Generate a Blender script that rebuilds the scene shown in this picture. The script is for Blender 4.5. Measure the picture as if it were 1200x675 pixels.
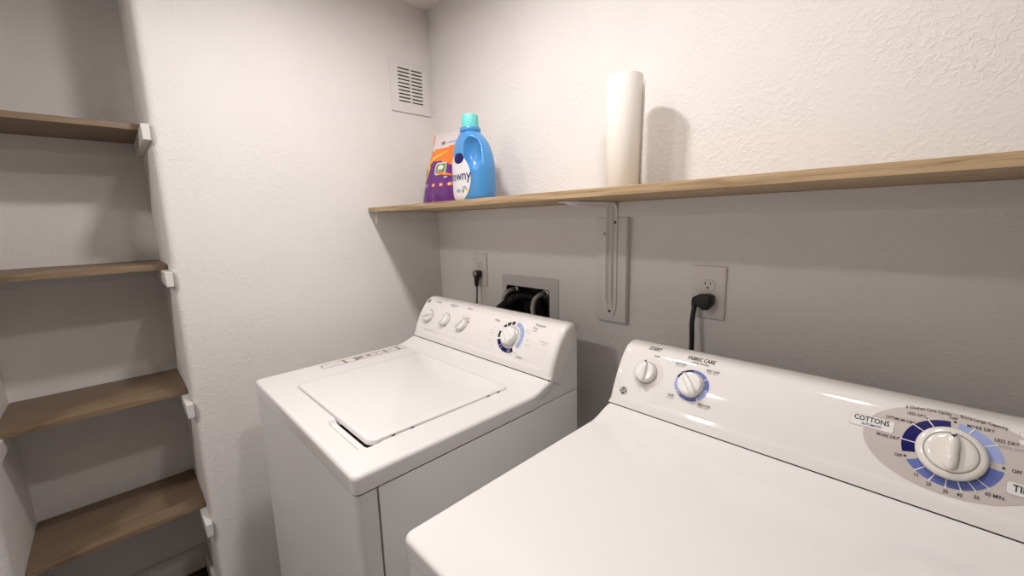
import bpy, bmesh, math, random
from mathutils import Vector, Matrix
random.seed(4)
PI = math.pi
for o in list(bpy.data.objects):
    bpy.data.objects.remove(o)
SC = bpy.context.scene
COL = SC.collection

# ------------------------------------------------------------------ camera
cam = bpy.data.cameras.new('camera')
cam.sensor_width = 36.0
cam.lens = 481.3 / 1200 * 36
cam.clip_start = 0.01
camo = bpy.data.objects.new('camera', cam)
COL.objects.link(camo)
R_ = Vector((0.69880935, 0.71487951, -0.02475442))
U_ = Vector((-0.0985542, 0.13049999, 0.9865378))
F_ = Vector((-0.70848611, 0.68696218, -0.16164899))
M = Matrix.Identity(4)
for i in range(3):
    M[i][0], M[i][1], M[i][2] = R_[i], U_[i], -F_[i]
M[0][3], M[1][3], M[2][3] = 1.5639, -1.0677, 1.3645
camo.matrix_world = M
SC.camera = camo

# ------------------------------------------------------------------ world, exposure
wd = bpy.data.worlds.new('world')
SC.world = wd
wd.use_nodes = True
wd.node_tree.nodes['Background'].inputs[0].default_value = (0.9, 0.95, 1, 1)
wd.node_tree.nodes['Background'].inputs[1].default_value = 0.0
vs = SC.view_settings
vs.view_transform = 'Standard'
vs.look = 'None'
vs.gamma = 1
vs.use_curve_mapping = False
vs.exposure = 0.06

CEIL = 2.2264
# recessed ceiling lamps: x, y, radius, strength
LAMPS = [(0.70, -0.67, .056, 292.0, 'round recessed ceiling lamp above the washer'),
         (1.38, -0.67, .056, 178.0, 'round recessed ceiling lamp above the dryer'),
         (0.58, -1.95, .075, 190.0, 'round recessed ceiling lamp in the middle of the room')]
LAMP_COL = (1.0, 0.955, 0.93, 1)

# ------------------------------------------------------------------ helpers
def wloc(o):
    p = Vector((0, 0, 0))
    while o is not None:
        p += Vector(o.location)
        o = o.parent
    return p

def mk(name, V, F, mat, parent=None, angle=38, smooth=True, fm=None):
    me = bpy.data.meshes.new(name)
    off = wloc(parent)
    me.from_pydata([tuple(Vector(v) - off) for v in V], [], F)
    me.validate()
    bm = bmesh.new(); bm.from_mesh(me)
    bmesh.ops.recalc_face_normals(bm, faces=bm.faces)
    bm.to_mesh(me); bm.free()
    for m in (mat if isinstance(mat, list) else [mat]):
        me.materials.append(m)
    if fm:
        for p, i in zip(me.polygons, fm):
            p.material_index = i
    if smooth:
        for p in me.polygons:
            p.use_smooth = True
        me.set_sharp_from_angle(angle=math.radians(angle))
    o = bpy.data.objects.new(name, me)
    COL.objects.link(o)
    o.parent = parent
    return o

def thing(name, label, cat, loc, group=None):
    o = bpy.data.objects.new(name, None)
    o.empty_display_size = .05
    COL.objects.link(o)
    o.location = loc
    return tag(o, label, cat, group)

def tag(o, label, cat, group=None):
    o['label'] = label
    o['category'] = cat
    if group:
        o['group'] = group
    return o

def struct(o, label=None, cat=None):
    o['kind'] = 'structure'
    if label: o['label'] = label
    if cat: o['category'] = cat
    return o

def boxVF(x0, x1, y0, y1, z0, z1, r=0.0, seg=2):
    bm = bmesh.new()
    bmesh.ops.create_cube(bm, size=1)
    for v in bm.verts:
        v.co = Vector(((x0 + x1) / 2 + v.co.x * (x1 - x0), (y0 + y1) / 2 + v.co.y * (y1 - y0), (z0 + z1) / 2 + v.co.z * (z1 - z0)))
    if r > 0:
        bmesh.ops.bevel(bm, geom=bm.edges[:], offset=r, segments=seg, profile=.5, affect='EDGES')
    bm.verts.index_update()
    V = [v.co.copy() for v in bm.verts]
    F = [[v.index for v in f.verts] for f in bm.faces]
    bm.free()
    return V, F

def box(name, b, mat, parent=None, r=0.0, seg=2, **k):
    V, F = boxVF(*b, r=r, seg=seg)
    return mk(name, V, F, mat, parent, **k)

def join(*vfs):
    V, F = [], []
    for v, f in vfs:
        n = len(V)
        V += list(v)
        F += [[i + n for i in q] for q in f]
    return V, F

def rrect(x0, x1, y0, y1, r, n=6):
    out = []
    for cx, cy, a0 in ((x1 - r, y1 - r, 0), (x0 + r, y1 - r, 90), (x0 + r, y0 + r, 180), (x1 - r, y0 + r, 270)):
        for k in range(n + 1):
            a = math.radians(a0 + 90 * k / n)
            out.append((cx + r * math.cos(a), cy + r * math.sin(a)))
    return out

def inset(out, d):
    n = len(out)
    res = []
    for i in range(n):
        p, a, b = Vector(out[i]), Vector(out[i - 1]), Vector(out[(i + 1) % n])
        e1, e2 = (p - a), (b - p)
        if e1.length < 1e-9: e1 = e2
        if e2.length < 1e-9: e2 = e1
        e1.normalize(); e2.normalize()
        n1, n2 = Vector((-e1.y, e1.x)), Vector((-e2.y, e2.x))
        m = n1 + n2
        m = m / max(m.length_squared / 2, .5)
        q = p + m * d
        res.append((q.x, q.y))
    return res

def slabVF(out, c0, c1, T, r=0.0, seg=3, r0=0.0):
    """prism on a counter-clockwise outline from c0 to c1; the c1 rim is rounded by r; T maps (a,b,c)"""
    rings = []
    if r0 > 0:
        for k in range(seg):
            a = PI / 2 * (1 - k / seg)
            rings.append((inset(out, r0 * (1 - math.cos(a))), c0 + (1 - math.sin(a)) * r0 * (1 if c1 > c0 else -1)))
        rings.append((out, c0 + r0 * (1 if c1 > c0 else -1)))
    else:
        rings.append((out, c0))
    s = 1 if c1 > c0 else -1
    if r > 0:
        for k in range(seg + 1):
            a = PI / 2 * k / seg
            rings.append((inset(out, r * (1 - math.cos(a))), c1 - s * r * (1 - math.sin(a))))
    else:
        rings.append((out, c1))
    n = len(out)
    V = [T(p[0], p[1], c) for ring, c in rings for p in ring]
    F = []
    for j in range(len(rings) - 1):
        for i in range(n):
            F.append([j * n + i, j * n + (i + 1) % n, (j + 1) * n + (i + 1) % n, (j + 1) * n + i])
    F.append(list(range(n))[::-1])
    F.append([(len(rings) - 1) * n + i for i in range(n)])
    return V, F

def slab(name, out, c0, c1, T, mat, parent=None, r=0.0, seg=3, **k):
    V, F = slabVF(out, c0, c1, T, r, seg)
    return mk(name, V, F, mat, parent, **k)

TXZ = lambda a, b, c: (a, c, b)      # outline in x,z ; depth along y
TXY = lambda a, b, c: (a, b, c)
TYZ = lambda a, b, c: (c, a, b)

def latheVF(prof, T, n=32, cap=True):
    """prof: list of (r, c); T maps (a,b,c)"""
    V, F = [], []
    for r, c in prof:
        for k in range(n):
            a = 2 * PI * k / n
            V.append(T(r * math.cos(a), r * math.sin(a), c))
    for j in range(len(prof) - 1):
        for k in range(n):
            F.append([j * n + k, j * n + (k + 1) % n, (j + 1) * n + (k + 1) % n, (j + 1) * n + k])
    if cap:
        F.append(list(range(n))[::-1])
        F.append([(len(prof) - 1) * n + k for k in range(n)])
    return V, F

def catmull(P, n=10):
    P = [Vector(p) for p in P]
    P = [2 * P[0] - P[1]] + P + [2 * P[-1] - P[-2]]
    o = []
    for i in range(1, len(P) - 2):
        a, b, c, e = P[i - 1:i + 3]
        for k in range(n):
            t = k / n
            o.append(.5 * ((2 * b) + (c - a) * t + (2 * a - 5 * b + 4 * c - e) * t * t + (3 * b - a - 3 * c + e) * t ** 3))
    o.append(P[-2])
    return o

def tubeVF(pts, rad, n=12, spl=8):
    P = catmull(pts, spl)
    rf = rad if callable(rad) else (lambda s: rad)
    V, F = [], []
    up = Vector((0, 0, 1))
    t0 = (P[1] - P[0]).normalized()
    if abs(t0.dot(up)) > .9: up = Vector((1, 0, 0))
    nrm = (up - t0 * up.dot(t0)).normalized()
    L = 0
    for i, p in enumerate(P):
        t = (P[min(i + 1, len(P) - 1)] - P[max(i - 1, 0)]).normalized()
        nrm = (nrm - t * nrm.dot(t)).normalized()
        b = t.cross(nrm)
        if i: L += (p - P[i - 1]).length
        for k in range(n):
            a = 2 * PI * k / n
            V.append(p + (nrm * math.cos(a) + b * math.sin(a)) * rf(L))
    for i in range(len(P) - 1):
        for k in range(n):
            F.append([i * n + k, i * n + (k + 1) % n, (i + 1) * n + (k + 1) % n, (i + 1) * n + k])
    F.append(list(range(n)))
    F.append([(len(P) - 1) * n + k for k in range(n)])
    return V, F

def tube(name, pts, rad, mat, parent=None, n=12, spl=8):
    V, F = tubeVF(pts, rad, n, spl)
    return mk(name, V, F, mat, parent, angle=60)

def sstep(a, b, x):
    t = min(1, max(0, (x - a) / (b - a)))
    return t * t * (3 - 2 * t)

def sdrr(x, y, x0, x1, y0, y1, r):
    qx = abs(x - (x0 + x1) / 2) - (x1 - x0) / 2 + r
    qy = abs(y - (y0 + y1) / 2) - (y1 - y0) / 2 + r
    return math.hypot(max(qx, 0), max(qy, 0)) + min(max(qx, qy), 0) - r

# ------------------------------------------------------------------ materials
def mat(name, col, rough=.5, metal=0.0, bump=None, spec=.5, coat=0.0, sub=0.0, trans=0.0):
    m = bpy.data.materials.new(name)
    m.use_nodes = True
    nt = m.node_tree
    b = nt.nodes['Principled BSDF']
    b.inputs['Base Color'].default_value = (*col, 1)
    b.inputs['Roughness'].default_value = rough
    b.inputs['Metallic'].default_value = metal
    b.inputs['Specular IOR Level'].default_value = spec
    b.inputs['Coat Weight'].default_value = coat
    b.inputs['Coat Roughness'].default_value = .06
    if bump:
        scale, strength, dist = bump
        tc = nt.nodes.new('ShaderNodeTexCoord')
        nz = nt.nodes.new('ShaderNodeTexNoise')
        nz.inputs['Scale'].default_value = scale
        nz.inputs['Detail'].default_value = 4
        bp = nt.nodes.new('ShaderNodeBump')
        bp.inputs['Strength'].default_value = strength
        bp.inputs['Distance'].default_value = dist
        nt.links.new(tc.outputs['Object'], nz.inputs['Vector'])
        nt.links.new(nz.outputs['Fac'], bp.inputs['Height'])
        nt.links.new(bp.outputs['Normal'], b.inputs['Normal'])
    return m

def plaster(name, col):
    """painted drywall with an orange-peel ground and patches of knocked-down texture"""
    m = mat(name, col, .62, spec=.3)
    nt = m.node_tree
    N = nt.nodes.new
    L = nt.links.new
    b = nt.nodes['Principled BSDF']
    tc = N('ShaderNodeTexCoord')
    warp = N('ShaderNodeTexNoise'); warp.inputs['Scale'].default_value = 60; warp.inputs['Detail'].default_value = 2
    mixv = N('ShaderNodeVectorMath'); mixv.operation = 'MULTIPLY_ADD'
    mixv.inputs[1].default_value = (.022, .022, .022)
    L(tc.outputs['Object'], warp.inputs['Vector'])
    L(warp.outputs['Color'], mixv.inputs[0]); L(tc.outputs['Object'], mixv.inputs[2])
    n1 = N('ShaderNodeTexNoise'); n1.inputs['Scale'].default_value = 98; n1.inputs['Detail'].default_value = 3; n1.inputs['Roughness'].default_value = .55
    L(mixv.outputs[0], n1.inputs['Vector'])
    r1 = N('ShaderNodeValToRGB'); r1.color_ramp.elements[0].position = .47; r1.color_ramp.elements[1].position = .62
    L(n1.outputs['Fac'], r1.inputs[0])
    n2 = N('ShaderNodeTexNoise'); n2.inputs['Scale'].default_value = 260; n2.inputs['Detail'].default_value = 2
    L(tc.outputs['Object'], n2.inputs['Vector'])
    n3 = N('ShaderNodeTexNoise'); n3.inputs['Scale'].default_value = 5.5; n3.inputs['Detail'].default_value = 2
    L(tc.outputs['Object'], n3.inputs['Vector'])
    r3 = N('ShaderNodeValToRGB'); r3.color_ramp.elements[0].position = .40; r3.color_ramp.elements[1].position = .60
    r3.color_ramp.elements[0].color = (.30, .30, .30, 1)
    L(n3.outputs['Fac'], r3.inputs[0])
    mul = N('ShaderNodeMath'); mul.operation = 'MULTIPLY'
    L(r1.outputs[0], mul.inputs[0]); L(r3.outputs[0], mul.inputs[1])
    add = N('ShaderNodeMath'); add.operation = 'MULTIPLY_ADD'; add.inputs[1].default_value = .45
    L(n2.outputs['Fac'], add.inputs[0]); L(mul.outputs[0], add.inputs[2])
    bp = N('ShaderNodeBump'); bp.inputs['Strength'].default_value = .52; bp.inputs['Distance'].default_value = .0014
    L(add.outputs[0], bp.inputs['Height'])
    L(bp.outputs['Normal'], b.inputs['Normal'])
    return m

def wood(name, c0, c1, c2, axis):
    m = mat(name, c0, .5, spec=.35)
    nt = m.node_tree
    N = nt.nodes.new
    L = nt.links.new
    b = nt.nodes['Principled BSDF']
    tc = N('ShaderNodeTexCoord')
    mp = N('ShaderNodeMapping')
    mp.inputs['Scale'].default_value = (2.2, 60, 60) if axis == 'x' else (60, 2.2, 60)
    L(tc.outputs['Object'], mp.inputs['Vector'])
    nz = N('ShaderNodeTexNoise'); nz.inputs['Scale'].default_value = 2.2; nz.inputs['Detail'].default_value = 8; nz.inputs['Roughness'].default_value = .65; nz.inputs['Distortion'].default_value = .6
    L(mp.outputs[0], nz.inputs['Vector'])
    rp = N('ShaderNodeValToRGB')
    e = rp.color_ramp.elements
    e[0].position = .33; e[0].color = (*c1, 1)
    e[1].position = .68; e[1].color = (*c2, 1)
    k = e.new(.5); k.color = (*c0, 1)
    L(nz.outputs['Fac'], rp.inputs[0])
    mp2 = N('ShaderNodeMapping')
    mp2.inputs['Scale'].default_value = (5, 260, 260) if axis == 'x' else (260, 5, 260)
    L(tc.outputs['Object'], mp2.inputs['Vector'])
    n2 = N('ShaderNodeTexNoise'); n2.inputs['Scale'].default_value = 2; n2.inputs['Detail'].default_value = 3
    L(mp2.outputs[0], n2.inputs['Vector'])
    mx = N('ShaderNodeMix'); mx.data_type = 'RGBA'; mx.blend_type = 'MULTIPLY'; mx.inputs[0].default_value = .35
    L(rp.outputs[0], mx.inputs[6]); L(n2.outputs['Fac'], mx.inputs[7])
    L(mx.outputs[2], b.inputs['Base Color'])
    bp = N('ShaderNodeBump'); bp.inputs['Strength'].default_value = .12; bp.inputs['Distance'].default_value = .001
    L(n2.outputs['Fac'], bp.inputs['Height']); L(bp.outputs['Normal'], b.inputs['Normal'])
    return m

m_wall = plaster('wall_plaster', (.84, .812, .79))
m_ceil = plaster('ceiling_plaster', (.84, .812, .79))
m_trim = mat('trim_paint', (.78, .755, .73), .38)
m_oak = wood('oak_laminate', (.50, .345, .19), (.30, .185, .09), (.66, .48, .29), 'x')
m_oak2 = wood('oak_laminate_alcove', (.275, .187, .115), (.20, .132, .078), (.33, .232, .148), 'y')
m_enamel = mat('white_enamel', (.82, .80, .79), .16, bump=(420, .02, .0004), coat=.25)
m_side = mat('white_side_enamel', (.80, .785, .775), .30, bump=(420, .03, .0004))
m_con = mat('white_console_plastic', (.81, .78, .75), .07)
m_cap = mat('warm_white_knob_plastic', (.83, .81, .78), .2, coat=.2)
m_cream = mat('cream_dial_plastic', (.78, .745, .68), .15, coat=.3)
m_dark = mat('dark_gap', (.015, .014, .013), .7)
m_print = mat('print_charcoal', (.045, .045, .05), .5, spec=.15)
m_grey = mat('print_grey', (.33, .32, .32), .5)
m_taupe = mat('print_taupe', (.56, .505, .47), .3, spec=.15)
m_beige = mat('print_beige', (.70, .655, .62), .3)
m_navy = mat('print_navy', (.012, .010, .11), .35, spec=.15)
m_blue = mat('print_blue', (.13, .17, .44), .35, spec=.15)
m_lblue = mat('print_light_blue', (.34, .40, .68), .35, spec=.15)
m_pwhite = mat('print_white', (.78, .76, .75), .4)
m_red = mat('print_red', (.55, .12, .08), .5)
m_tan = mat('print_tan', (.27, .19, .15), .5)
m_floor = wood('dark_floor_wood', (.060, .034, .022), (.035, .02, .014), (.09, .055, .036), 'y')
m_plate = mat('outlet_plastic', (.77, .73, .69), .35)
m_black = mat('black_rubber', (.008, .008, .009), .45)
m_metal = mat('brushed_metal', (.62, .60, .57), .28, metal=1)
m_copper = mat('copper_pipe', (.55, .26, .13), .3, metal=1)
m_braid = mat('braided_hose', (.35, .33, .31), .42, metal=.6, bump=(900, .6, .001))
m_boxp = mat('box_dark_plastic', (.03, .028, .027), .6)
m_flange = mat('flange_plastic', (.62, .60, .59), .45)
m_bracket = mat('white_powder_coat', (.80, .77, .745), .3)
m_vent = mat('vent_white_plastic', (.80, .775, .76), .4)
m_paper = mat('paper_towel', (.88, .84, .785), .9, bump=(260, .5, .0015), spec=.1)
m_bottle = mat('blue_bottle_plastic', (.060, .27, .60), .28, coat=.3)
m_mint = mat('mint_cap_plastic', (.16, .66, .62), .35)
m_lab = mat('white_label_film', (.78, .78, .80), .3)
m_pur = mat('purple_film', (.13, .012, .21), .22, bump=(60, .5, .004), coat=.4)
m_org = mat('orange_film', (.90, .20, .015), .25, bump=(60, .3, .003), coat=.4)
m_yel = mat('yellow_film', (.95, .52, .03), .3)
m_pale = mat('pale_film', (.74, .66, .66), .3, bump=(60, .3, .003), coat=.3)
m_green = mat('green_film', (.18, .32, .06), .4)

def emis(name, col, s):
    m = bpy.data.materials.new(name)
    m.use_nodes = True
    nt = m.node_tree
    nt.nodes.remove(nt.nodes['Principled BSDF'])
    e = nt.nodes.new('ShaderNodeEmission')
    e.inputs[0].default_value = col
    e.inputs[1].default_value = s
    nt.links.new(e.outputs[0], nt.nodes['Material Output'].inputs[0])
    return m

# ------------------------------------------------------------------ the room
AX, AY0, AY1 = -.40, -.945, -1.356       # alcove back plane and its two end planes
RX, RY = 3.3, -2.7
out = []
def bull(cx, cy, r, a0, a1, n=8):
    return [(cx + r * math.cos(math.radians(a0 + (a1 - a0) * k / n)), cy + r * math.sin(math.radians(a0 + (a1 - a0) * k / n))) for k in range(n + 1)]
out += [(0, .1)] + [(-.0, 0)]
out += bull(-.022, AY0 + .022, .022, 0, -90)
out += [(AX, AY0), (AX, AY1)]
out += bull(-.022, AY1 - .022, .022, 90, 0)
out += [(0, RY - .1), (-.55, RY - .1), (-.55, .1)]
out = out[::-1]
V, F = slabVF(out, 0, CEIL, TXY)
struct(mk('wall_left', V, F, m_wall, angle=30))

# wall_back, with the opening of the washer outlet box
BX0, BX1, BZ0, BZ1 = .433, .652, .985, 1.1265
V, F = join(boxVF(0, BX0, 0, .12, 0, CEIL), boxVF(BX1, RX, 0, .12, 0, CEIL), boxVF(BX0, BX1, 0, .12, 0, BZ0), boxVF(BX0, BX1, 0, .12, BZ1, CEIL))
struct(mk('wall_back', V, F, m_wall, smooth=False))
struct(box('wall_right', (RX, RX + .1, RY - .1, .12, 0, CEIL), m_wall, smooth=False))
struct(box('wall_front', (0, RX, RY - .1, RY, 0, CEIL), m_wall, smooth=False))
struct(box('floor', (-.55, RX + .1, RY - .1, .12, -.06, 0), m_floor, smooth=False))
struct(box('ceiling', (-.55, RX + .1, RY - .1, .12, CEIL, CEIL + .06), m_ceil, smooth=False))
V, F = join(boxVF(AX, AX + .012, AY1, AY0, 0, .10, .003), boxVF(AX + .012, 0, AY1, AY1 + .012, 0, .10, .003), boxVF(AX + .012, -.01, AY0 - .012, AY0, 0, .10, .003))
struct(mk('baseboard_left', V, F, m_trim))

# ------------------------------------------------------------------ ceiling lamps
for i, (lx, ly, lr, ls, lab) in enumerate(LAMPS):
    t = thing('recessed_light', lab, 'ceiling lamp', (lx, ly, CEIL), 'recessed ceiling lamps')
    T = lambda a, b, c: (lx + a, ly + b, CEIL + c)
    V, F = latheVF([(lr, -.0005), (lr + .004, -.006), (lr + .014, -.005), (lr + .018, -.0003)], T, 48, cap=False)
    mk('trim_ring', V, F, m_trim, t)
    V, F = [T(lr * math.cos(2 * PI * k / 48), lr * math.sin(2 * PI * k / 48), -.002) for k in range(48)], [list(range(48))[::-1]]
    mk('lens', V, F, emis('lamp_lens', LAMP_COL, ls), t, smooth=False)

# ------------------------------------------------------------------ long shelf over the machines
SZ, ST, SD = 1.4106, .0172, .3262
t = thing('wall_shelf', 'long light oak shelf on white cleats above the washer and dryer', 'shelf', (1.0, 0, SZ))
slab('shelf_board', rrect(.001, RX - .001, -SD, -.001, .003, 2), SZ, SZ + ST, TXY, m_oak, t, r=.0012, seg=2)
box('wall_cleat', (0.0, RX - .002, -.019, -.0005, SZ - .0433, SZ - .0003), m_trim, t, r=.0008, seg=1)
box('wall_cleat', (.0005, .019, -.300, -.0195, SZ - .0433, SZ - .0003), m_trim, t, r=.0008, seg=1)

# bracket
t = thing('shelf_bracket', 'white stamped steel bracket on a white board under the long shelf', 'bracket', (.9025, 0, 1.0575))
box('mounting_board', (.851, .9533, -.0185, -.0004, 1.0575, SZ - .0436), m_trim, t, r=.0025)
# L-shaped strip with a pressed channel
bc, bh = .9025, .0215
path = []   # (y, z, normal y, normal z) of the strip's outer face: down the wall, round the elbow, along the shelf
yw, zt, rb = -.0195, SZ - .001, .026
for k in range(13): path.append((yw, 1.078 + (zt - rb - 1.078) * k / 12, -1, 0))
for k in range(1, 9):
    a = PI / 2 * k / 8
    path.append((yw - rb + rb * math.cos(a), zt - rb + rb * math.sin(a), -math.cos(a), -math.sin(a)))
for k in range(1, 13): path.append((yw - rb - (.225 - rb) * k / 12, zt, 0, -1))
NP = len(path)
cross = [(-1, .0), (-1, .0032), (-.80, .0036), (-.62, .0044), (-.52, .0120), (-.36, .0145), (-.24, .0110), (-.14, .0042), (.14, .0042), (.24, .0110), (.36, .0145), (.52, .0120), (.62, .0044), (.80, .0036), (1, .0032), (1, .0)]
V, F = [], []
for i, (y, z, ny, nz) in enumerate(path):
    s = i / (NP - 1)
    end = min(1, min(i / 1.6, (NP - 1 - i) / 3.0))
    w = bh * (.62 + .38 * math.sqrt(max(0, 1 - (1 - end) ** 2)))
    for a, h in cross:
        hh = .0030 + (h - .0030) * sstep(.35, 1, end) if h > .0036 else h
        V.append((bc + a * w, y + ny * hh, z + nz * hh))
n = len(cross)
for i in range(NP - 1):
    for k in range(n):
        F.append([i * n + k, i * n + (k + 1) % n, (i + 1) * n + (k + 1) % n, (i + 1) * n + k])
F.append(list(range(n))); F.append([(NP - 1) * n + k for k in range(n)])
mk('bracket_arm', V, F, m_bracket, t, angle=55)
for sx, sz in ((.0155, 1.3525), (-.0165, 1.320), (0.0, 1.0905)):
    T = lambda a, b, c: (bc + sx + a, -.0235 - c, sz + b)
    V, F = latheVF([(.0042, -.002), (.0042, .0008), (.003, .0022), (.0005, .0024)], T, 14)
    mk('screw', V, F, mat('screw_head', (.10, .09, .08), .4, metal=.8) if sx > .01 else bpy.data.materials['screw_head'], t)

# ------------------------------------------------------------------ alcove shelves
for z, lab in ((1.672, 'top oak shelf of the alcove, seen from underneath'),
               (1.2565, 'second oak shelf from the top in the alcove, at eye level'),
               (.8435, 'third oak shelf from the top in the alcove'),
               (.4292, 'lowest oak shelf in the alcove, just above the floor')):
    T_ = .0166
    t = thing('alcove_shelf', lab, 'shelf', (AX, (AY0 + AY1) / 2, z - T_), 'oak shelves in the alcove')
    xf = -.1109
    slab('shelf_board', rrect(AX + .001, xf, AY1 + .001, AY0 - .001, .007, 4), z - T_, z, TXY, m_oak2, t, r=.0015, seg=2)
    c0, c1 = z - T_ - .043, z - T_ - .0003
    box('wall_cleat', (AX + .0004, AX + .0185, AY1 + .0005, AY0 - .0005, c0, c1), m_trim, t, r=.0008, seg=1)
    box('wall_cleat', (AX + .019, .004, AY0 - .0185, AY0 - .0004, c0, c1), m_trim, t, r=.0008, seg=1)
    box('wall_cleat', (AX + .019, .004, AY1 + .0004, AY1 + .0185, c0, c1), m_trim, t, r=.0008, seg=1)

# ------------------------------------------------------------------ vent grille on the left wall
t = thing('vent_grille', 'square white slotted vent grille high on the left wall', 'vent', (0, -.104, 1.811))
vy0, vy1, vz0, vz1 = -.194, -.014, 1.811, 2.0095
cols = ((-.1605, -.1065), (-.0995, -.0485))
sz0, sz1 = 1.8505, 1.9795
def vbox(y0, y1, z0, z1, x1=.006): return boxVF(.0004, x1, y0, y1, z0, z1)
V, F = join(vbox(vy0, cols[0][0], vz0, vz1), vbox(cols[1][1], vy1, vz0, vz1), vbox(cols[0][0], cols[1][1], vz0, sz0), vbox(cols[0][0], cols[1][1], sz1, vz1), vbox(cols[0][1], cols[1][0], sz0, sz1))
mk('grille_frame', V, F, m_vent, t, smooth=False)
box('dark_duct', (.0003, .0010, cols[0][0], cols[1][1], sz0, sz1), m_dark, t)
pit = (sz1 - sz0 - .0052) / 9
for y0, y1 in cols:
    for k in range(9):
        zb = sz0 + .0052 + pit * k
        box('slat', (.0012, .0058, y0, y1, zb, zb + pit - .0052), m_vent, t, r=.0006, seg=1)

# ------------------------------------------------------------------ outlets
def outlet(label, x0, x1, z0, z1):
    t = thing('wall_outlet', label, 'outlet', ((x0 + x1) / 2, 0, z0), 'wall outlets')
    slab('cover_plate', rrect(x0, x1, z0, z1, .004, 3), -.0003, -.0062, TXZ, m_plate, t, r=.0035, seg=3)
    cx, cz = (x0 + x1) / 2, (z0 + z1) / 2
    for s in (1, -1):
        oz = cz + s * .0195
        o = []
        for k in range(28):
            a = 2 * PI * k / 28
            o.append((cx + .0172 * math.cos(a), oz + max(-.0138, min(.0138, .0172 * math.sin(a)))))
        rc = slab('receptacle', o, -.0060, -.0082, TXZ, m_plate, t, r=.0006, seg=1)
        for dx, h in ((-.0063, .0078), (.0063, .0066)):
            box('slot', (cx + dx - .0011, cx + dx + .0011, -.00835, -.0081, oz + .0045 - h / 2, oz + .0045 + h / 2), m_dark, rc)
        V, F = latheVF([(.0026, 0), (.0026, .0003)], lambda a, b, c: (cx + a, -.0081 - c, oz - .0065 + b), 12)
        mk('slot', V, F, m_dark, rc)
    V, F = latheVF([(.003, 0), (.003, .0006), (.0022, .0010)], lambda a, b, c: (cx + a, -.0062 - c, cz + b), 14)
    mk('screw', V, F, m_plate, t)
    return cx, cz
o1 = outlet('white duplex outlet beside the corner, behind the washer', .2415, .3255, 1.1050, 1.2390)
o2 = outlet('white duplex outlet on the wall behind the dryer', 1.1345, 1.2185, 1.1060, 1.2405)

# washer cord
t = thing('washer_power_cord', 'black plug with cord hanging behind the washer', 'power cord', (o1[0], 0, o1[1] - .03))
zc = o1[1] - .0195
V, F = slabVF(rrect(o1[0] - .0165, o1[0] + .0165, zc - .012, zc + .017, .009, 4), -.0086, -.034, TXZ, r=.008, seg=3)
pl = mk('plug', V, F, m_black, t)
V, F = slabVF(rrect(o1[0] - .0125, o1[0] + .0135, zc - .002, zc + .0155, .008, 4), -.0335, -.0358, TXZ, r=.001, seg=2)
mk('plug_label', V, F, mat('plug_grey_label', (.32, .29, .25), .4), pl)
V, F = tubeVF([(o1[0], -.022, zc - .008), (o1[0] - .001, -.024, zc - .025), (o1[0], -.025, zc - .047)], lambda s: .0115 - .10 * s * 1.0 if s < .06 else .0055, 12)
mk('strain_relief', V, F, m_black, pl)
tube('cable', [(o1[0], -.025, zc - .045), (o1[0] + .003, -.028, zc - .09), (o1[0] + .006, -.040, zc - .18), (o1[0] + .01, -.06, zc - .40)], .0042, mat('grey_cable', (.20, .19, .18), .5), t)

# dryer cord
t = thing('dryer_power_cord', 'black angled plug with thick black cord behind the dryer', 'power cord', (o2[0], 0, o2[1] - .03))
zc = o2[1] - .0195
o = [(o2[0] + a * 1.12 - .003, zc + b * 1.08) for a, b in ((.020, -.004), (.019, .013), (.012, .017), (-.010, .015), (-.022, .008), (-.024, -.004), (-.010, -.012), (.002, -.020), (.012, -.018))]
V, F = slabVF(o, -.0086, -.036, TXZ, r=.006, seg=3)
pl = mk('plug', V, F, m_black, t, angle=50)
cabp = [(o2[0] - .014, -.024, zc + .003), (o2[0] - .0215, -.026, zc - .004), (o2[0] - .0225, -.030, zc - .022), (o2[0] - .0235, -.036, zc - .056), (o2[0] - .020, -.040, zc - .115), (o2[0] - .016, -.055, zc - .22), (o2[0] - .01, -.07, zc - .42)]
tube('cable', cabp, .0060, m_black, t, n=14)
V, F = tubeVF(cabp[:2] + [(o2[0] - .0222, -.028, zc - .014)], .0085, 12)
mk('strain_relief', V, F, m_black, pl)

# ------------------------------------------------------------------ washer outlet box
t = thing('washer_outlet_box', 'grey recessed water outlet box with hoses in the wall behind the washer', 'outlet box', (.552, 0, BZ0))
fx0, fx1, fz0, fz1 = .4125, .691, .960, 1.1655
o_in = rrect(BX0 + .002, BX1 - .002, BZ0 + .002, BZ1 - .002, .010, 5)
o_out = rrect(fx0, fx1, fz0, fz1, .008, 5)
V, F = [], []
n = len(o_in)
for ol, y in ((o_out, -.0003), (inset(o_out, .001), -.0028), (o_in, -.0028), (o_in, .088)):
    V += [(p[0], y, p[1]) for p in ol]
for j in range(3):
    for i in range(n):
        F.append([j * n + i, j * n + (i + 1) % n, (j + 1) * n + (i + 1) % n, (j + 1) * n + i])
F.append([3 * n + i for i in range(n)])
fm = [0] * (2 * n) + [1] * (n + 1)
mk('box_housing', V, F, [m_flange, m_boxp], t, fm=fm)
def valve(x, z):
    T = lambda a, b, c: (x + a, .055 - c, z + b)
    V, F = latheVF([(.0085, -.033), (.0085, .0), (.0125, .002), (.0125, .012), (.0145, .014), (.0145, .028), (.011, .030)], T, 20)
    return mk('valve', V, F, m_metal, t)
for i, (x, z) in enumerate(((.452, 1.1045), (.6055, 1.1035))):
    v = valve(x, z)
    hp = [(x, .03, z), (x - .002, .010, z - .001), (x - .014, -.008, z - .014), (x - .020, -.018, z - .045), (x - .008 + .004 * i, -.030, z - .085), (x + .012, -.04, z - .16), (x + .02, -.05, z - .30)]
    tube('supply_hose', hp, .0098, m_braid, t, n=14)
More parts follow.
